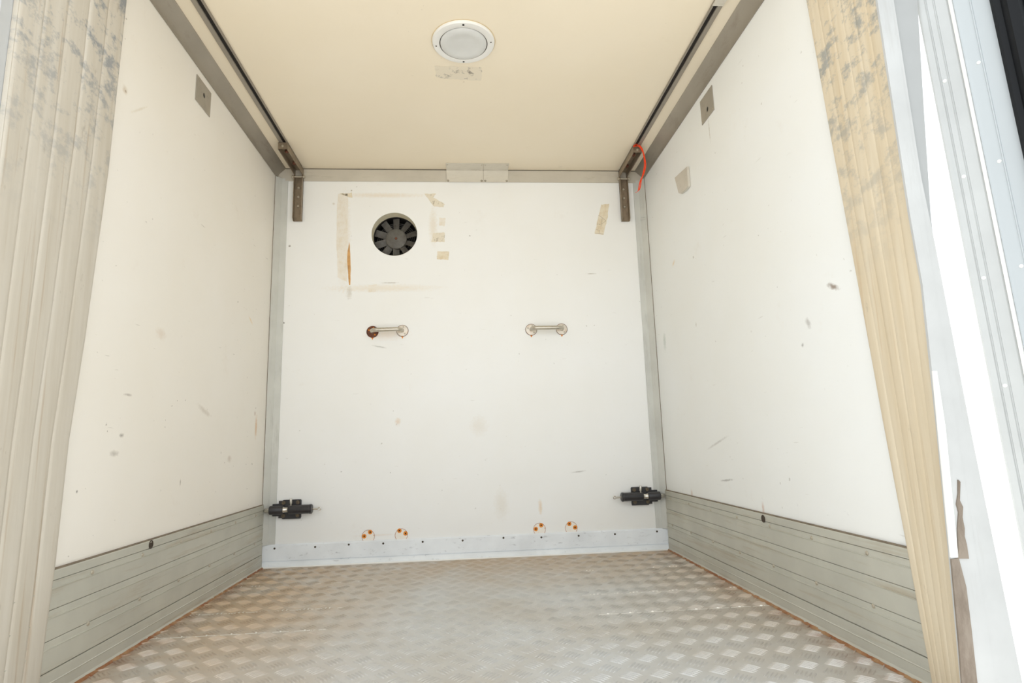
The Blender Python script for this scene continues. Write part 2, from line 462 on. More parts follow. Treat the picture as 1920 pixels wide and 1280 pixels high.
# back wall with round fan opening
FC = Vector((-0.3715, 0.0, 1.6385)); FR = 0.1185; TH = 0.06
mb = MB()
N = 72; hs = 0.17
def sqp(a):
    c, s_ = math.cos(a), math.sin(a); m = max(abs(c), abs(s_)); return (c/m*hs, s_/m*hs)
for yy in (0.0, TH):
    vs = []
    for i in range(N):
        a = 2*math.pi*i/N + math.pi/4
        vs.append((FC.x + FR*math.cos(a), yy, FC.z + FR*math.sin(a)))
    for i in range(N):
        a = 2*math.pi*i/N + math.pi/4; c = sqp(a)
        vs.append((FC.x + c[0], yy, FC.z + c[1]))
    mb.add(vs, [(i, (i+1) % N, N+(i+1) % N, N+i) for i in range(N)])
    x0, x1, z0, z1 = FC.x-hs, FC.x+hs, FC.z-hs, FC.z+hs
    for (a, b, c, d) in ((XL, 0, x0, H), (x1, 0, XR, H), (x0, 0, x1, z0), (x0, z1, x1, H)):
        mb.add([(a,yy,b),(c,yy,b),(c,yy,d),(a,yy,d)], [(0,1,2,3)])
vs = []
for yy in (0.0, TH):
    for i in range(N):
        a = 2*math.pi*i/N + math.pi/4
        vs.append((FC.x + FR*math.cos(a), yy, FC.z + FR*math.sin(a)))
mb.add(vs, [(i, (i+1) % N, N+(i+1) % N, N+i) for i in range(N)])
me_off = len(mb.v)
mb.add([(XL,0,0),(XL,TH,0),(XL,TH,H),(XL,0,H),(XR,0,0),(XR,TH,0),(XR,TH,H),(XR,0,H)], [(0,1,2,3),(4,7,6,5),(3,2,6,7),(0,4,5,1)])
w = mb.build('wall_back', 'wall_back', smooth=False)
tag(w, 'cream bulkhead wall at the far end with a round fan opening', 'wall', kind='structure')

# trims along the box edges
tn = [0]
def trim(mb, label, mat, bevel=0.0):
    tn[0] += 1
    o = mb.build('trim_%d' % tn[0], mat, bevel=bevel)
    return tag(o, label, 'trim', kind='structure')
for s, side in ((-1, 'left'), (1, 'right')):
    # ceiling cove along the side wall
    pr = [(s*0.9800, 0, 1.9445), (s*0.9765, 0, 1.9440), (s*0.9705, 0, 1.9660), (s*0.9375, 0, 1.9970), (s*0.9375, 0, 2.0), (s*0.9800, 0, 2.0)]
    trim(MB().extrude_profile(pr, (0, -1.74, 0), (0, -0.002, 0), True), 'dull grey cove trim where the %s wall meets the ceiling' % side, 'alu')
    # upright corner cove at the back wall
    pr = [(s*0.9800, -0.0005, 0), (s*0.9235, -0.0005, 0), (s*0.9235, -0.0050, 0), (s*0.9530, -0.0070, 0), (s*0.9775, -0.0330, 0), (s*0.9800, -0.0330, 0)]
    tr = trim(MB().extrude_profile(pr, (0, 0, 0.10), (0, 0, 1.9435), True), 'pale grey upright corner trim at the %s end of the back wall' % side, 'alu_back')
    MB().box((s*0.9803, -0.0330, 0.29), (s*0.9783, -0.0350, 1.9435)).build('sealant_line', 'seal_brown', tr)
    if s > 0:
        c = back(1206, 412); MB().prism([(.9500, -.0075, c.z-.005), (.9540, -.0090, c.z-.005), (.9775, -.0355, c.z-.005), (.9785, -.0300, c.z-.005)], (0, 0, .010)).build('joint_clip', 'alu_back', tr, bevel=.002)
tr = trim(MB().box((-0.9790, -0.0005, 1.9300), (0.9790, -0.0060, 1.9955)), 'flat grey trim strip under the ceiling across the back wall', 'alu_top')
MB().box((-0.9370, -0.0008, 1.9957), (0.9370, -0.0050, 1.9998)).build('sealant_line', 'gap', tr)

# painted kick strip with sloping foot across the bottom of the back wall
ks = MB().extrude_profile([(0, -0.0005, 0.101), (0, -0.0060, 0.101), (0, -0.0105, 0.096), (0, -0.0125, 0.030), (0, -0.0125, 0.0275), (0, -0.0090, 0.0265), (0, -0.0090, 0.0250), (0, -0.0170, 0.0235), (0, -0.0325, 0.008), (0, -0.0345, 0.0005), (0, -0.0005, 0.0005)], (-0.9795, 0, 0), (0.9795, 0, 0), True).build('baseboard_back', 'alu_strip')
tag(ks, 'scuffed silver kick strip along the foot of the back wall', 'kick strip', kind='structure')
MB().extrude_profile([(0, -0.0335, 0.0003), (0, -0.0335, 0.0055), (0, -0.0370, 0.0050), (0, -0.0400, 0.0005)], (-0.97, 0, 0), (0.975, 0, 0), True).build('sealant_bead', 'plain_white', ks)
def screw(name, c, n, r, mat, parent, h=0.0025, head=True):
    pr = [(0, 0), (r, 0), (r, h*.35), (r*.75, h*.9), (r*.3, h), (0, h)] if head else [(0, 0), (r, 0), (r*.85, h), (0, h)]
    return MB().lathe(c, n, pr, 12).build(name, mat, parent)
first = None
for px, py in ((514.7,1028),(591,1025),(654,1020.5),(718.6,1018.5),(792.5,1015.5),(867.5,1013),(944,1008),(1015,1007),(1085,1004),(1153,1001),(1231.7,996)):
    c = back(px, py, -0.0105)
    if first is None:
        first = screw('screw', c, (0, -1, 0), 0.0048, 'gap', ks, 0.002); fc = c
    else: dup_part(first, ks, c - fc)

# aluminium kick boards on both side walls
def kick(s, side, ry0):
    x = s * 0.9803
    Y0, Y1 = -1.72, -0.0365
    b = MB().box((x, Y0, 0.0), (x - s*0.004, Y1, 0.284)).build('baseboard_' + side, 'seal_brown')
    tag(b, 'grey metal kick boards with rivets along the foot of the %s wall' % side, 'kick boards', kind='structure')
    for z0, z1 in ((0.2635, 0.2855), (0.1985, 0.2618), (0.1315, 0.1968), (0.0640, 0.1298)):
        h = z1 - z0
        o = lambda t, z: (x - s*t, 0, z)
        if h < .03: pr = [o(0.004, z0), o(0.010, z0), o(0.0105, z1-.002), o(0.0085, z1), o(0.004, z1)]
        else: pr = [o(0.004, z0), o(0.0095, z0), o(0.0100, z0+.002), o(0.0100, z1-.019), o(0.0116, z1-.0175), o(0.0116, z1-.0165), o(0.0086, z1-.0155), o(0.0086, z1-.001), o(0.0080, z1), o(0.004, z1)]
        MB().extrude_profile(pr, (0, Y0, 0), (0, Y1, 0), True).build('kick_board', 'kick', b, smooth=False)
    o = lambda t, z: (x - s*t, 0, z)
    pr = [o(0.004, 0.0005), o(0.0135, 0.0005), o(0.0130, 0.006), o(0.0105, 0.012), o(0.0103, 0.034), o(0.0118, 0.036), o(0.0105, 0.038), o(0.0100, 0.0615), o(0.004, 0.0622)]
    MB().extrude_profile(pr, (0, Y0, 0), (0, Y1, 0), True).build('kick_board', 'kick', b, smooth=False)
    MB().box((x, Y0, 0.2856), (x - s*0.0080, Y1, 0.2890)).build('sealant_line', 'seal_brown', b)
    # rusty joint on the floor, ragged edge
    mb = MB(); n = 120; vs = []
    for i in range(n + 1):
        y = Y0 + (Y1 - Y0) * i / n
        wv = 0.0145 + 0.002 * math.sin(i*1.7) * math.sin(i*.37) + random.uniform(0, .0045)
        vs += [(x - s*0.0120, y, 0.0070), (x - s*wv, y, 0.0026), (x - s*(wv + .004), y, 0.0003)]
    mb.add(vs, [(3*i+k, 3*i+k+1, 3*i+k+4, 3*i+k+3) for i in range(n) for k in range(2)])
    mb.build('rusty_joint', 'rust_seal', b)
    fr = None
    for z in (0.251, 0.128):
        for k in range(8):
            y = ry0 - 0.237 * k
            if y < -1.70: continue
            c = Vector((x - s*0.0084, y, z))
            if fr is None:
                fr = MB().lathe(c, (-s, 0, 0), [(0.0058, 0), (0.0052, .0022), (0.003, .0036), (0, .0040)], 12).build('rivet', 'zinc', b); f0 = c
            else: dup_part(fr, b, c - f0)
    hy, hz = (-1.047, 0.2735) if s < 0 else (-1.022, 0.2705)
    MB().lathe((x - s*0.0100, hy, hz), (-s, 0, 0), [(0.0125, 0), (0.0125, .0014), (0.0095, .0014), (0.0085, .0004), (0, .0004)], 20).build('drain_hole', 'gap', b)
    return b
kick(-1, 'left', -0.140); kick(1, 'right', -0.110)

# rear frame: ribbed left jamb, boarded right jamb
def lerp(a, b, t): return a + (b - a) * t
def interp(tab, z):
    for (z0, v0), (z1, v1) in zip(tab, tab[1:]):
        if z0 <= z <= z1: return lerp(v0, v1, (z - z0) / (z1 - z0))
    return tab[-1][1] if z > tab[-1][0] else tab[0][1]
def jamb(s, inner, outer, n, label, mat, proud, groove):
    x = s * 0.9803
    zs = [0.002, 0.15, 0.30, 0.45, 0.58, 0.83, 1.0, 1.3, 1.6, 1.995]
    tn[0] += 1
    back_mb = MB()
    vs = []
    for z in zs:
        vs += [(x, interp(outer, z) - .002, z), (x, interp(inner, z), z), (x - s*(proud - groove), interp(inner, z), z), (x - s*(proud - groove), interp(outer, z) - .002, z)]
    fs = [(0,1,2,3), tuple(4*(len(zs)-1) + i for i in (3,2,1,0))]
    for k in range(len(zs) - 1):
        for i in range(4): fs.append((4*k+i, 4*k+(i+1) % 4, 4*k+4+(i+1) % 4, 4*k+4+i))
    j = back_mb.add(vs, fs).build('trim_%d' % tn[0], mat)
    tag(j, label, 'door jamb', kind='structure')
    for i in range(n):
        vs = []
        for z in zs:
            a, b = interp(inner, z), interp(outer, z)
            wv = 0.0004 * math.sin(i*2.1 + z*4)
            y0, y1 = lerp(a, b, i / n) + (0.0004 if i == 0 else -.0006), lerp(a, b, (i + 1) / n) + .0006
            sg = 1 if y1 > y0 else -1; ch = min(.009, abs(y1 - y0) * .3)
            vs += [(x - s*(proud - groove), y0, z), (x - s*(proud - groove*.25 + wv), y0 + sg*ch*.33, z), (x - s*(proud + wv), y0 + sg*ch, z),
                   (x - s*(proud + wv), y1 - sg*ch, z), (x - s*(proud - groove*.25 + wv), y1 - sg*ch*.33, z), (x - s*(proud - groove), y1, z)]
        m = 6; K = len(zs)
        fs = [tuple(range(m)), tuple(m*(K-1) + i for i in reversed(range(m)))]
        for k in range(K - 1):
            for c in range(m): fs.append((m*k+c, m*k+(c+1) % m, m*k+m+(c+1) % m, m*k+m+c))
        MB().add(vs, fs).build('jamb_slat', mat, j)
    return j
jl = jamb(-1, [(0,-1.490),(.216,-1.478),(.30,-1.472),(.577,-1.466),(.829,-1.442),(1.306,-1.409),(2.0,-1.394)], [(0,-1.765),(2.0,-1.765)], 5,
     'ribbed off-white door jamb with blue-grey smears on the left', 'jamb_l', 0.0125, 0.0022)
jr = jamb(1, [(0,-1.699),(.289,-1.677),(.557,-1.655),(.909,-1.631),(1.224,-1.607),(2.0,-1.556)], [(0,-1.779),(.29,-1.800),(.553,-1.817),(.854,-1.830),(2.0,-1.826)], 6,
     'tan boarded door jamb with grey smears near its top on the right', 'jamb_r', 0.0125, 0.0009)

# white corner posts of the rear frame
tn[0] += 1
pl = MB().box((-1.060, -1.800, -0.12), (-0.981, -1.742, 2.06)).build('trim_%d' % tn[0], 'post', bevel=.003)
tag(pl, 'white rear corner post at the left picture edge', 'post', kind='structure')
tn[0] += 1
def yb(x, z): return (x * .9795, -1.834, z)
pr = MB().prism([(.9815, -1.834, -.12), yb(1.076, -.12), yb(1.073, 0.0), yb(1.045, .55), yb(1.030, .95), yb(1.022, 1.1), yb(1.022, 2.06), (.9815, -1.834, 2.06)], (0, 0.090, 0))
pr.prism([back(px, py, -1.8350) for px, py in ((1632, -90), (1645, 0), (1706, 400), (1730, 534), (1759, 800), (1783, 1045), (1805, 1280), (1812, 1340))] + [(.993, -1.8350, -.02), (.993, -1.8350, 1.66)], (0, 0.006, 0))
pr = pr.build('trim_%d' % tn[0], 'post')
tag(pr, 'white rear corner post beside the tan jamb with a broken foot', 'post', kind='structure')
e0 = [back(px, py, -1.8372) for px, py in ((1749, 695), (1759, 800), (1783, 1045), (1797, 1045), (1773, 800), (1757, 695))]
MB().prism(e0, (0, 0.003, 0)).build('bright_sliver', 'plain_white', pr)  # bright sliver on the post edge, its brightness painted in as white
e1 = [back(px, py, -1.8374) for px, py in ((1784, 1048), (1798, 1046), (1812, 1100), (1822, 1180), (1834, 1290), (1836, 1310), (1806, 1310), (1804, 1280), (1798, 1200))]
MB().prism(e1, (0, 0.0036, 0)).build('broken_core', 'core', pr)
e2 = [back(px, py, -1.8378) for px, py in ((1797, 899), (1801, 903), (1800, 938), (1806, 950), (1805, 970), (1809, 990), (1809, 1005), (1813, 1020), (1817, 1047), (1797, 1047), (1797, 1020), (1796, 990), (1798, 960), (1794, 945), (1797, 925))]
MB().prism(e2, (0, 0.0038, 0)).build('broken_core', 'core', pr)
fp = [back(px, py, -1.828) for px, py in ((1674, -60), (1716, -60), (1720, 0), (1732, 200), (1745, 400), (1752, 470), (1735, 400), (1676, 0))]
MB().prism(fp, (0, 0.004, 0)).build('tapered_wedge', 'wedge', pr)  # grey sheet tapering downwards across the top of the gap
# lintel over the rear opening
tn[0] += 1
lt = MB().box((-1.06, -1.795, 2.0), (1.06, -1.8325, 2.10)).build('trim_%d' % tn[0], 'post', bevel=.003)
tag(lt, 'white header rail above the rear opening', 'header', kind='structure')
rf = MB().box((-1.06, -1.79, 2.062), (1.06, 0.14, 2.10)).build('roof', 'outer')
tag(rf, 'white outer roof skin of the cargo box', 'roof', kind='structure')

# open right rear door
DU = Vector((0.5, -0.866, 0)); DN = Vector((-0.866, -0.5, 0))                # along the leaf, out of its inner face
def hinge(z): return Vector((1.122 - 0.030 * z, -1.815, z))
def dp(s_, h, z): return hinge(z) + DU * s_ + DN * h
def door_strip(profile, z0=-0.06, z1=2.04):
    n = len(profile)
    vs = [dp(s_, h, z0) for s_, h in profile] + [dp(s_, h, z1) for s_, h in profile]
    fs = [tuple(range(n)), tuple(range(2*n-1, n-1, -1))] + [(i, (i+1) % n, n+(i+1) % n, n+i) for i in range(n)]
    return MB().add(vs, fs)
d = thing('door_1', hinge(-0.06), 'open white rear door leaf with riveted aluminium edge at the right', 'door', kind='structure')
door_strip([(0.001, -.06), (0.93, -.06), (0.93, -.001), (0.001, -.001)]).build('leaf', 'outer', d)
# hinge side profile with shallow pressed grooves
pf = [(0, -.03), (0, .006), (.004, .009), (.016, .009), (.0175, .0065), (.0195, .0065), (.021, .009), (.031, .009), (.0325, .0068), (.0345, .0068), (.036, .009), (.056, .009), (.060, .006), (.060, -.0005), (.01, -.0005), (.01, -.03)]
door_strip(pf).build('edge_profile', 'door_alu', d, smooth=False)
door_strip([(.0605, 0), (.0605, .011), (.0635, .0135), (.0665, .011), (.0665, 0)]).build('bright_bead', 'plain_white', d)
door_strip([(.0670, 0), (.0670, .004), (.0955, .004), (.0965, .0062), (.0985, .0062), (.0995, .004), (.130, .004), (.130, 0)]).build('inner_panel', 'door_panel', d, smooth=False)
door_strip([(.131, 0), (.131, .014), (.138, .020), (.148, .016), (.153, .021), (.160, .024), (.168, .018), (.176, .016), (.182, 0)]).build('rubber_seal', 'black_rubber', d)
door_strip([(.183, 0), (.183, .004), (.92, .004), (.92, 0)]).build('inner_panel', 'door_panel', d)
fr = None
for s_, z0, h in ((.026, 0.17, .009), (.090, 0.18, .004)):
    for k in range(8):
        z = z0 + 0.232 * k
        c = dp(s_, h - .0002, z)
        if fr is None: fr = MB().lathe(c, DN, [(0.0040, 0), (0.0035, .0018), (0.0020, .0028), (0, .0030)], 12).build('rivet', 'plain_white', d); f0 = c
        else: dup_part(fr, d, c - f0)

# ================================================================== ceiling tracks and hinged channels
def track(s, side, label):
    t = thing('ceiling_track', (s*0.865, -0.9, 1.992), label, 'track')
    x = lambda v: s * v
    MB().box((x(.8845), -1.74, 1.9998), (x(.8665), -0.275, 1.9925)).build('flange', 'alu', t, bevel=.001)
    MB().box((x(.8665), -1.74, 1.9998), (x(.8520), -0.275, 1.9980)).build('slot', 'dark', t)
    MB().box((x(.8520), -1.74, 1.9998), (x(.8455), -0.040, 1.9925)).build('lip', 'alu', t, bevel=.0008)
    return t
tl = track(-1, 'left', 'slotted metal ceiling track beside the left wall')
tr_ = track(1, 'right', 'slotted metal ceiling track beside the right wall')
MB().box((.8850, -1.74, 1.9923), (.8450, -1.262, 1.9890)).build('end_cover', 'cover', tr_, bevel=.001)

def channel(s, label):
    t = thing('folding_channel', (s*0.866, -0.012, 1.944), label, 'bracket', 'folding channels in the top corners')
    x0, x1 = .8885, .8440
    zt, zb, th = 1.9915, 1.9600, .0032
    # upper arm: U open downwards, lying under the ceiling track
    y0, y1 = -0.292, -0.008
    up = MB()
    up.box((s*x0, y0, zt), (s*x1, y1, zt - th))
    up.box((s*x0, y0, zt), (s*(x0 - th), y1, zb - .004)); up.box((s*x1, y0, zt), (s*(x1 + th), y1, zb - .004))
    u = up.build('upper_arm', 'bronze', t)
    MB().box((s*x0, y0 - th, zt), (s*x1, y0 + .0005, zb - .002)).build('end_plate', 'bronze', u, bevel=.001)
    screw('bolt', (s*(x0+x1)/2, y0 - th, (zt+zb)/2 - .004), (0, -1, 0), .0062, 'zinc', u, .004)
    for y in (-.10, -.225): MB().lathe((s*(x0+x1)/2, y, zt - th), (0, 0, -1), [(0, 0), (.010, 0), (.010, .010), (.006, .014), (0, .014)], 12).build('bolt', 'rust_dark', u)
    # lower arm: U open towards the cargo space, on the back wall
    a0, a1 = 1.9520, 1.7050
    yb0, yb1 = -.0065, -.0310
    lo = MB()
    lo.box((s*x0, yb0, a0), (s*x1, yb0 - th, a1))
    lo.prism([(s*x0, yb0, a0), (s*x0, yb1, a0), (s*x0, yb1, a1 + .012), (s*x0, yb1 + .012, a1), (s*x0, yb0, a1)], (-s*th, 0, 0))
    lo.prism([(s*x1, yb0, a0), (s*x1, yb1, a0), (s*x1, yb1, a1 + .012), (s*x1, yb1 + .012, a1), (s*x1, yb0, a1)], (s*th, 0, 0))
    l = lo.build('lower_arm', 'bronze', t)
    for z in (1.888, 1.838, 1.787): screw('bolt', (s*(.866), yb0 - th, z), (0, -1, 0), .0065, 'zinc', l, .005)
    p = MB().cyl((s*(x0 + .007), -.024, 1.9445), (s*(x1 - .007), -.024, 1.9445), .0050, 14).build('hinge_pin', 'zinc', t)
    for xx, sg in ((x0 + .004, 1), (x1 - .004, -1)):
        MB().lathe((s*xx, -.024, 1.9445), (s*sg, 0, 0), [(0, 0), (.0085, 0), (.0085, .004), (.005, .007), (0, .007)], 12).build('pin_head', 'zinc', p)
    return t
channel(-1, 'brown metal folding channel in the top left corner of the back wall')
channel(1, 'brown metal folding channel in the top right corner, with orange string')

# orange string hanging from the right channel
def sp(px, py, y): return on(1, y, px, py)
st = thing('orange_string', sp(1190, 271, -.304), 'short orange string dangling beside the right folding channel', 'string')
A = [sp(1188, 275, -.304), sp(1190, 271.5, -.304), sp(1196, 271, -.304), sp(1203, 277, -.304), sp(1207, 288, -.304), sp(1210, 302, -.304), sp(1210.5, 312, -.304), sp(1207, 326, -.304), sp(1201, 338, -.304), sp(1198.5, 348, -.304), sp(1197, 357, -.304)]
B_ = [sp(1188, 275, -.304), sp(1192, 273.5, -.304), sp(1199, 275, -.304), sp(1205.5, 286, -.304), sp(1208, 300, -.304), sp(1208, 313, -.304), sp(1205, 328, -.304), sp(1202.5, 338, -.304), sp(1201, 348, -.304), sp(1199, 356, -.304)]
def smooth_path(P, k=5):
    out = []
    for i in range(len(P) - 1):
        p0, p1, p2, p3 = P[max(i-1,0)], P[i], P[i+1], P[min(i+2, len(P)-1)]
        for j in range(k):
            t = j / k
            out.append(0.5 * ((2*p1) + (p2-p0)*t + (2*p0-5*p1+4*p2-p3)*t*t + (3*p1-p0-3*p2+p3)*t**3))
    return out + [P[-1]]
MB().tube(smooth_path(A), .0026, 8).build('strand', 'orange', st)
MB().tube(smooth_path(B_), .0024, 8).build('strand', 'orange', st)
MB().tube(smooth_path([A[-1], sp(1194, 360, -.304), sp(1191, 361, -.304)]), [.0016]*5 + [.0008]*6, 6).build('frayed_end', 'orange', st)

# ================================================================== ceiling lamp and covers
LC = Vector((0.0, -1.035, H))
lp = thing('ceiling_lamp', LC, 'round white ceiling lamp with a grey lens', 'lamp')
MB().lathe(LC, (0, 0, -1), [(.1165, .0002), (.1172, .0010), (.1155, .0014), (.10, .0014)], 64).build('sealant', 'amber', lp)
ring = MB().lathe(LC, (0, 0, -1), [(.1145, .0002), (.1140, .006), (.1105, .0095), (.0900, .0115), (.0880, .0105), (.0880, .0005)], 72).build('ring', 'lamp_ring', lp)
MB().lathe(LC, (0, 0, -1), [(.0879, .0005), (.0879, .0085), (.0850, .0085)], 72).build('gasket', 'gap', lp)
MB().lathe(LC, (0, 0, -1), [(.0852, .0080), (.0840, .0120), (.078, .0150), (.060, .0165), (.056, .0150), (.030, .0158), (0, .0160)], 72).build('lens', 'lamp_lens', lp)
for a, r, m in ((90, .0042, 'dark'), (270, .0042, 'dark'), (172, .0030, 'gap'), (-8, .0030, 'gap')):
    ca, sa = math.cos(math.radians(a)), math.sin(math.radians(a))
    screw('screw', (LC.x + .101*ca, LC.y + .101*sa, H - .0103), (0, 0, -1), r, m, ring, .0015)

def cover(x0, x1, label):
    t = thing('metal_cover', ((x0+x1)/2, -.004, 1.93), label, 'cover plate', 'bent covers between ceiling and back wall')
    pr = [(0, -.0085, 1.9280), (0, -.0105, 1.9275), (0, -.0120, 1.9900), (0, -.0180, 1.9945), (0, -.0820, 1.9965), (0, -.0820, 1.9995), (0, -.0100, 1.9995), (0, -.0085, 1.99)]
    b = MB().extrude_profile(pr, (x0, 0, 0), (x1, 0, 0), True).build('bent_plate', 'cover', t)
    for x in (x0 + .009, x1 - .009):
        screw('screw', (x, -.0105, 1.9345), (0, -1, 0), .0055, 'gap', b, .0015)
        screw('screw_head', (x, -.0118, 1.9345), (0, -1, 0), .0040, 'zinc', b, .002)
        screw('screw', (x, -.0680, 1.9960), (0, 0, -1), .0040, 'zinc', b, .002)
cover(-0.0970, 0.1005, 'wider bent metal cover between ceiling and back wall')
cover(0.1020, 0.2360, 'narrower bent metal cover between ceiling and back wall')

# ================================================================== extractor fan
MB().lathe(Vector((FC.x, 0, FC.z)), (0, 1, 0), [(FR - .0012, .0006), (FR - .0012, TH - .0005), (FR - .0002, TH - .0005)], 72).build('opening_liner', 'liner', bpy.data.objects['wall_back'])
fan = thing('extractor_fan', (FC.x, TH, FC.z), 'black round extractor fan with ten grey blades in the back wall', 'fan')
C0 = Vector((FC.x, 0, FC.z))
sh = MB().lathe(C0, (0, 1, 0), [(.1185, TH+.0005), (.128, TH+.0005), (.128, .165), (0, .165)], 64)
sh.lathe(C0, (0, 1, 0), [(.1180, TH+.0010), (.1180, .160), (0, .160)], 64)
sh.build('shroud', 'fan_black', fan)
MB().lathe(C0, (0, 1, 0), [(.1178, TH + .002), (.1178, TH + .012), (.1140, TH + .012), (.1140, TH + .002), (.1178, TH + .002)], 64).build('rim', 'fan_black', fan)
for r in (.066, .076, .086, .096, .106):
    MB().tube([C0 + Vector((r*math.cos(a), .128, r*math.sin(a))) for a in [2*math.pi*i/48 for i in range(49)]], .0016, 6).build('guard_ring', 'fan_hub', fan)
hub = MB().lathe(C0, (0, 1, 0), [(0, .068), (.008, .068), (.050, .070), (.0555, .074), (.0565, .082), (.0565, .115), (0, .115)], 56).build('hub', 'fan_hub', fan)
screw('hub_bolt', C0 + Vector((0, .068, 0)), (0, -1, 0), .007, 'rust_dark', hub, .004)
bl = None
for k in range(10):
    a = math.radians(90 + 36 * k)
    e = Vector((math.cos(a), 0, math.sin(a))); t_ = Vector((-math.sin(a), 0, math.cos(a)))
    vs = []
    for r, hw, tw in ((.052, .0155, .009), (.080, .0165, .008), (.1165, .0175, .006)):
        for sg in (-1, 1):
            for dy in (0, .0025):
                vs.append(C0 + e*r + t_*hw*sg + Vector((0, .082 + tw*sg + dy, 0)))
    fs = []
    for i in range(2):
        o = 4*i
        fs += [(o, o+2, o+6, o+4), (o+1, o+5, o+7, o+3), (o, o+4, o+5, o+1), (o+2, o+3, o+7, o+6)]
    fs += [(0, 1, 3, 2), (8, 10, 11, 9)]
    MB().add(vs, fs).build('blade', 'fan_grey', fan)

# ================================================================== grab handles
def grab(px1, py1, px2, py2, label, rusty):
    a, b = back(px1, py1), back(px2, py2)
    t = thing('grab_handle', (a + b) / 2, label, 'handle', 'grab handles on the back wall')
    n = Vector((0, -1, 0))
    for i, c in enumerate((a, b)):
        mt = 'rust_dark' if (rusty and i == 0) else 'flange'
        f = MB().lathe(c, n, [(0, .0003), (.0285, .0003), (.0290, .0020), (.0270, .0045), (.0140, .0075), (0, .0075)], 40).build('flange', mt, t)
        MB().lathe(c, n, [(.0282, .0002), (.0306, .0004), (.0303, .0024), (.0284, .0024)], 40).build('rust_rim', 'rust_dark', f)
        MB().prism([c + Vector((-.007, -.0006, -.028)), c + Vector((0, -.0006, -.041)), c + Vector((.007, -.0006, -.028))], (0, .0005, 0)).build('rust_drip', 'rust_drip', f)
        for dx, dz in ((.013, -.016), (-.017, .008), (.006, .019)):
            screw('screw', c + Vector((dx, -.0062, dz)), n, .0042, 'rust_drip' if rusty and i == 0 else 'zinc', f, .003)
    H_ = .050
    P = [a + n*.004, a + n*.022]
    for k in range(1, 7):
        th = math.pi/2 * k/6; P.append(a + n*(.022 + (H_-.022)*math.sin(th)) + (b-a).normalized()*(.028*(1-math.cos(th))))
    for k in range(6, 0, -1):
        th = math.pi/2 * k/6; P.append(b + n*(.022 + (H_-.022)*math.sin(th)) - (b-a).normalized()*(.028*(1-math.cos(th))))
    P += [b + n*.022, b + n*.004]
    MB().tube(P, .0105, 16).build('bar', 'handle', t)
grab(698.5, 622.0, 754.5, 620.0, 'steel grab handle below the fan, one flange rusted brown', True)
grab(996.0, 618.0, 1053.0, 617.0, 'clean steel grab handle on the right half of the back wall', False)

# ================================================================== spring latches
def latch(s, label):
    z = .2605
    X = lambda v: s * (v - .0095)
    t = thing('spring_latch', (X(.86), -.012, z), label, 'latch', 'spring latches low on the back wall')
    y0 = -.0095
    pl_ = MB().prism([(X(.8150), y0, z-.0445), (X(.9000), y0, z-.0445), (X(.9080), y0, z-.0360), (X(.9120), y0, z-.0300), (X(.9480), y0, z-.0300), (X(.9480), y0, z+.0270), (X(.9120), y0, z+.0270), (X(.9060), y0, z+.0370), (X(.8980), y0, z+.0445), (X(.8150), y0, z+.0445)], (0, -.0045, 0)).build('plate', 'latch', t, bevel=.0012)
    MB().box((X(.8160), y0 + .0002, z-.04), (X(.92), -.0005, z+.04)).build('spacer', 'latch', t)
    for xx in (.8300, .8960):
        for dz in (.0310, -.0290):
            w_ = MB().lathe((X(xx), y0-.0045, z+dz), (0, -1, 0), [(.0095, 0), (.0085, .003), (.006, .003), (.005, .0012), (0, .0012)], 16).build('screw', 'brass_dark', pl_)
    yc = y0 - .0240
    MB().lathe((X(.9540), yc, z), (-s, 0, 0), [(0, 0), (.0185, 0), (.0205, .002), (.0205, .0600), (.0190, .0620), (.0120, .0625), (0, .0625)], 28).build('front_barrel', 'latch', t)
    MB().lathe((X(.8660), yc, z), (-s, 0, 0), [(0, 0), (.0120, 0), (.0205, .001), (.0210, .003), (.0210, .0960), (.0222, .0970), (.0222, .1060), (.0200, .1080), (0, .1080)], 28).build('spring_barrel', 'latch', t)
    MB().box((X(.9530), y0 - .004, z-.014), (X(.8920), yc, z+.014)).build('barrel_foot', 'latch', t)
    MB().box((X(.8640), y0 - .004, z-.014), (X(.8180), yc, z+.014)).build('barrel_foot', 'latch', t)
    bo = MB().lathe((X(.9765), yc, z), (-s, 0, 0), [(0, 0), (.0095, 0), (.0108, .002), (.0108, .030), (.0108, .075), (.0150, .0860), (.0120, .0900), (.0120, .1060), (.0150, .1090), (.0100, .1120), (0, .1120)], 20).build('bolt', 'chrome', t)
    MB().lathe((X(.8550), yc - .002, z), (0, -.15, 1), [(0, 0), (.0038, 0), (.0038, .026), (.0058, .027), (.0058, .050), (.0045, .0530), (0, .0530)], 14).build('lever', 'chrome', bo)
    rod = MB().tube([(X(.7590), yc, z), (X(.7300), yc - .001, z - .001)], .0042, 10).build('pull_rod', 'chrome', t)
    MB().tube([Vector((X(.7240) + .0062*math.cos(a), yc - .001, z - .001 + .0062*math.sin(a))) for a in [2*math.pi*i/20 for i in range(21)]], .0026, 8).build('rod_eye', 'chrome', rod)
latch(-1, 'black spring latch bolted to the bottom left of the back wall')
latch(1, 'black spring latch bolted to the bottom right of the back wall')

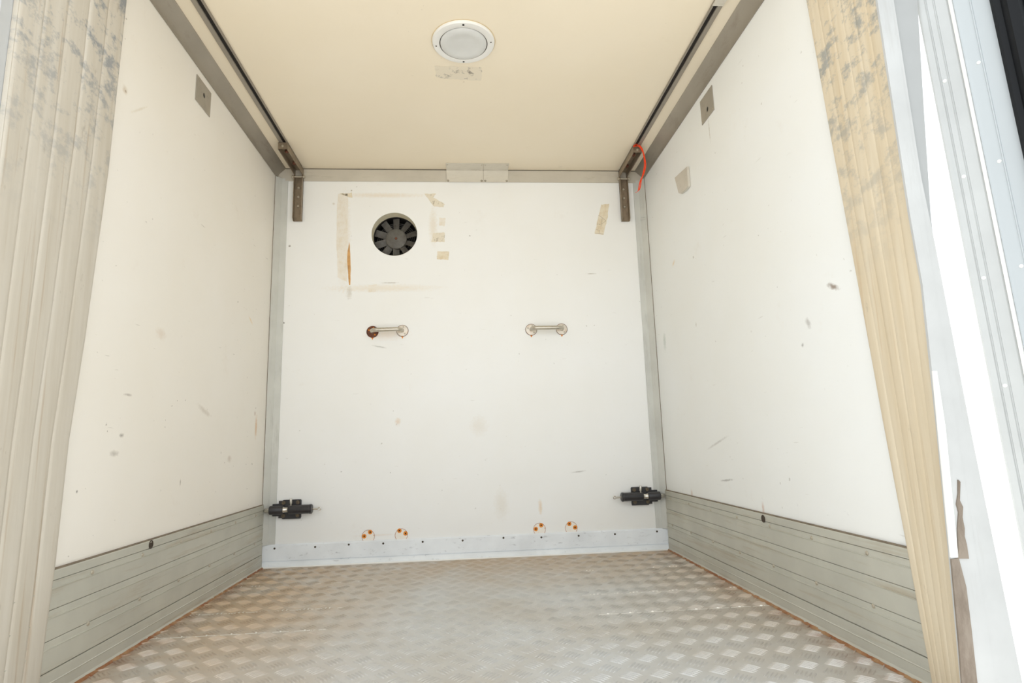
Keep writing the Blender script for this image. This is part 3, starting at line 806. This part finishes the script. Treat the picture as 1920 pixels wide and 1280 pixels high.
# ================================================================== rusty flange marks left by removed fittings
nm = ['leftmost of the four rusty round flange marks above the kick strip', 'second rusty round flange mark from the left above the kick strip',
      'third rusty round flange mark from the left above the kick strip', 'rightmost of the four rusty round flange marks above the kick strip']
holes = [((.009, .020), (-.019, .002)), ((-.009, .021), (.020, .007)), ((.009, .019), (-.018, .002)), ((-.009, .020), (.019, .002))]
for k, (px, py) in enumerate(((690.5, 1003.5), (752.5, 1000.5), (1011.5, 990.5), (1071.0, 988.5))):
    c = back(px, py); c.z = .1190
    t = thing('rust_flange_mark', c, nm[k], 'rust mark', 'rusty marks of removed handles')
    n = Vector((0, -1, 0))
    dsc = MB().lathe(c, n, [(0, .0002), (.0294, .0002), (.0294, .0009), (0, .0010)], 36).build('disc', 'rust_disc', t)
    MB().lathe(c, n, [(.0290, .0002), (.0304, .0006), (.0302, .0018), (.0292, .0018), (.0288, .0008)], 36).build('ring', 'rust_ring', t)
    for dx, dz in holes[k]:
        h = MB().lathe(c + Vector((dx, -.0013, dz)), n, [(.0105, 0), (.0090, .0006), (.0050, .0010), (.0036, .0002), (0, .0002)], 14).build('rust_spot', 'rust_drip', dsc)
        MB().lathe(c + Vector((dx, -.0013, dz)), n, [(.0038, .0004), (.0034, .0012), (0, .0012)], 12).build('screw_hole', 'dark', dsc)

# ================================================================== plates on the side walls
def holed_plate(s, y0, y1, z0, z1, hy, hz, label):
    x = s * 0.9803
    t = thing('wall_plate', (x, (y0+y1)/2, (z0+z1)/2), label, 'plate', 'square metal plates high on the side walls')
    N_ = 32; vs = []
    for d_ in (.0002, .0030):
        for i in range(N_):
            a = 2*math.pi*i/N_ + math.pi/4; vs.append((x - s*d_, hy + .0085*math.cos(a), hz + .0105*math.sin(a)))
        for i in range(N_):
            a = 2*math.pi*i/N_ + math.pi/4; c, q_ = math.cos(a), math.sin(a); m = max(abs(c), abs(q_)); c /= m; q_ /= m
            vs.append((x - s*d_, hy + (c*(y1-hy) if c > 0 else c*(hy-y0)), hz + (q_*(z1-hz) if q_ > 0 else q_*(hz-z0))))
    fs = []
    for i in range(N_):
        j = (i+1) % N_
        fs += [(i, j, N_+j, N_+i), (2*N_+i, 3*N_+i, 3*N_+j, 2*N_+j), (N_+i, N_+j, 3*N_+j, 3*N_+i), (i, 2*N_+i, 2*N_+j, j)]
    p_ = MB().add(vs, fs).build('sheet', 'plate', t)
    MB().lathe((x - s*.0004, hy, hz), (-s, 0, 0), [(0, 0), (.010, 0), (.010, .0004), (0, .0004)], 20).build('hole', 'dark', p_)
    for yy in (y0 + .008, y1 - .008):
        for zz in (z0 + .008, z1 - .008):
            screw('rivet', (x - s*.0030, yy, zz), (-s, 0, 0), .0030, 'zinc', p_, .0015)
holed_plate(-1, -.937, -.816, 1.813, 1.913, -.873, 1.868, 'square metal plate with a dark hole high on the left wall')
holed_plate(1, -.928, -.810, 1.811, 1.916, -.872, 1.846, 'square metal plate with a dark hole high on the right wall')
pp = [on(0, XR - .012, px, py) for px, py in ((1287.5, 312), (1290.5, 349), (1285, 356), (1276, 363), (1272, 362), (1264.5, 333))]
bk = MB().prism(pp, (.0115, 0, 0)).build('blank_plate', 'cover', bevel=.0015)
tag(bk, 'blank grey plate without a hole on the right wall', 'plate')

# ================================================================== tapes and torn patches
def patch(name, label, cat, pts, plane, mat, th=.0006, rag=0.0, sub=6):
    P = []
    n = len(pts)
    for i in range(n):
        a, b = pts[i], pts[(i+1) % n]
        for k in range(sub):
            t = k / sub
            P.append((lerp(a[0], b[0], t) + random.uniform(-rag, rag), lerp(a[1], b[1], t) + random.uniform(-rag, rag)))
    if plane == 'back': W_ = [back(x, y, -.0002) for x, y in P]; d = (0, -th, 0)
    else: W_ = [on(2, H - .0002, x, y) for x, y in P]; d = (0, 0, -th)
    mb = MB().prism(W_, d)
    c = sum(W_, Vector()) / len(W_)
    mb.v = [v - c for v in mb.v]
    o = mb.build(name, mat, smooth=False)
    o.location = c
    return tag(o, label, cat)
patch('tape_residue', 'grey smeared tape stuck below the ceiling lamp', 'tape', [(815, 123), (852, 124), (904, 126), (902, 151), (858, 149), (836, 147), (818, 145)], 'ceiling', 'tape_grey', rag=.8)
patch('wall_gash', 'narrow brown gash in the wall below left of the fan', 'gash', [(655, 453), (657, 475), (657.5, 505), (657, 534), (654.5, 534), (653, 515), (651, 490), (652, 470)], 'back', 'gash', .0008, .35, 3)
patch('tape_residue', 'torn dirty tape scrap above right of the fan', 'tape', [(796, 364), (817, 363), (812, 370), (834, 382), (832, 388), (814, 387), (804, 374)], 'back', 'tape_dirty', rag=.9, sub=5)
patch('tape_residue', 'tan square tape scrap below right of the fan', 'tape', [(820, 471), (842, 471), (841, 487), (819, 486)], 'back', 'tape_tan', rag=.5)
patch('tape_residue', 'dirt-edged tape scrap just right of the fan', 'tape', [(812, 437), (834, 436), (833, 453), (809, 453)], 'back', 'tape_dirty', rag=.7)
patch('tape_residue', 'small pale tape scrap right of the fan, above the others', 'tape', [(824, 408), (835, 409), (834, 424), (823, 422)], 'back', 'tape_pale', rag=.6)
patch('tape_residue', 'small pale tape scrap near the wall bottom left of the fan frame', 'tape', [(691, 535), (707, 533), (705, 547), (690, 548)], 'back', 'tape_pale', rag=.7)
patch('tape_residue', 'long pale tape strip standing left of the fan', 'tape', [(633, 364), (652, 362), (652, 440), (650, 528), (633, 520), (631, 450)], 'back', 'tape_pale', rag=.7, sub=8)
patch('tape_residue', 'yellowed tape scrap at the top left above the fan', 'tape', [(636, 362), (652, 363), (660, 361), (660, 371), (645, 366)], 'back', 'tape_tan', rag=.5, sub=3)
tp = patch('tape_residue', 'slanted peeling tape with dark scratches beside the right channel', 'tape', [(1127, 384), (1142, 382), (1139, 408), (1131, 440), (1115, 438), (1121, 410)], 'back', 'tape_tan', rag=.5)
for pts in (((1122, 403), (1136, 414)), ((1129, 408), (1128, 424)), ((1136, 414), (1128, 420)), ((1119, 420), (1126, 421)), ((1117, 430), (1122, 432)), ((1116, 437), (1132, 439)), ((1124, 431), (1124, 437))):
    a, b = back(*pts[0], -.0010), back(*pts[1], -.0010)
    MB().tube([a, (a+b)/2 + Vector((.001, 0, .0015)), b], .0005, 5).build('scratch', 'seal_brown', tp)
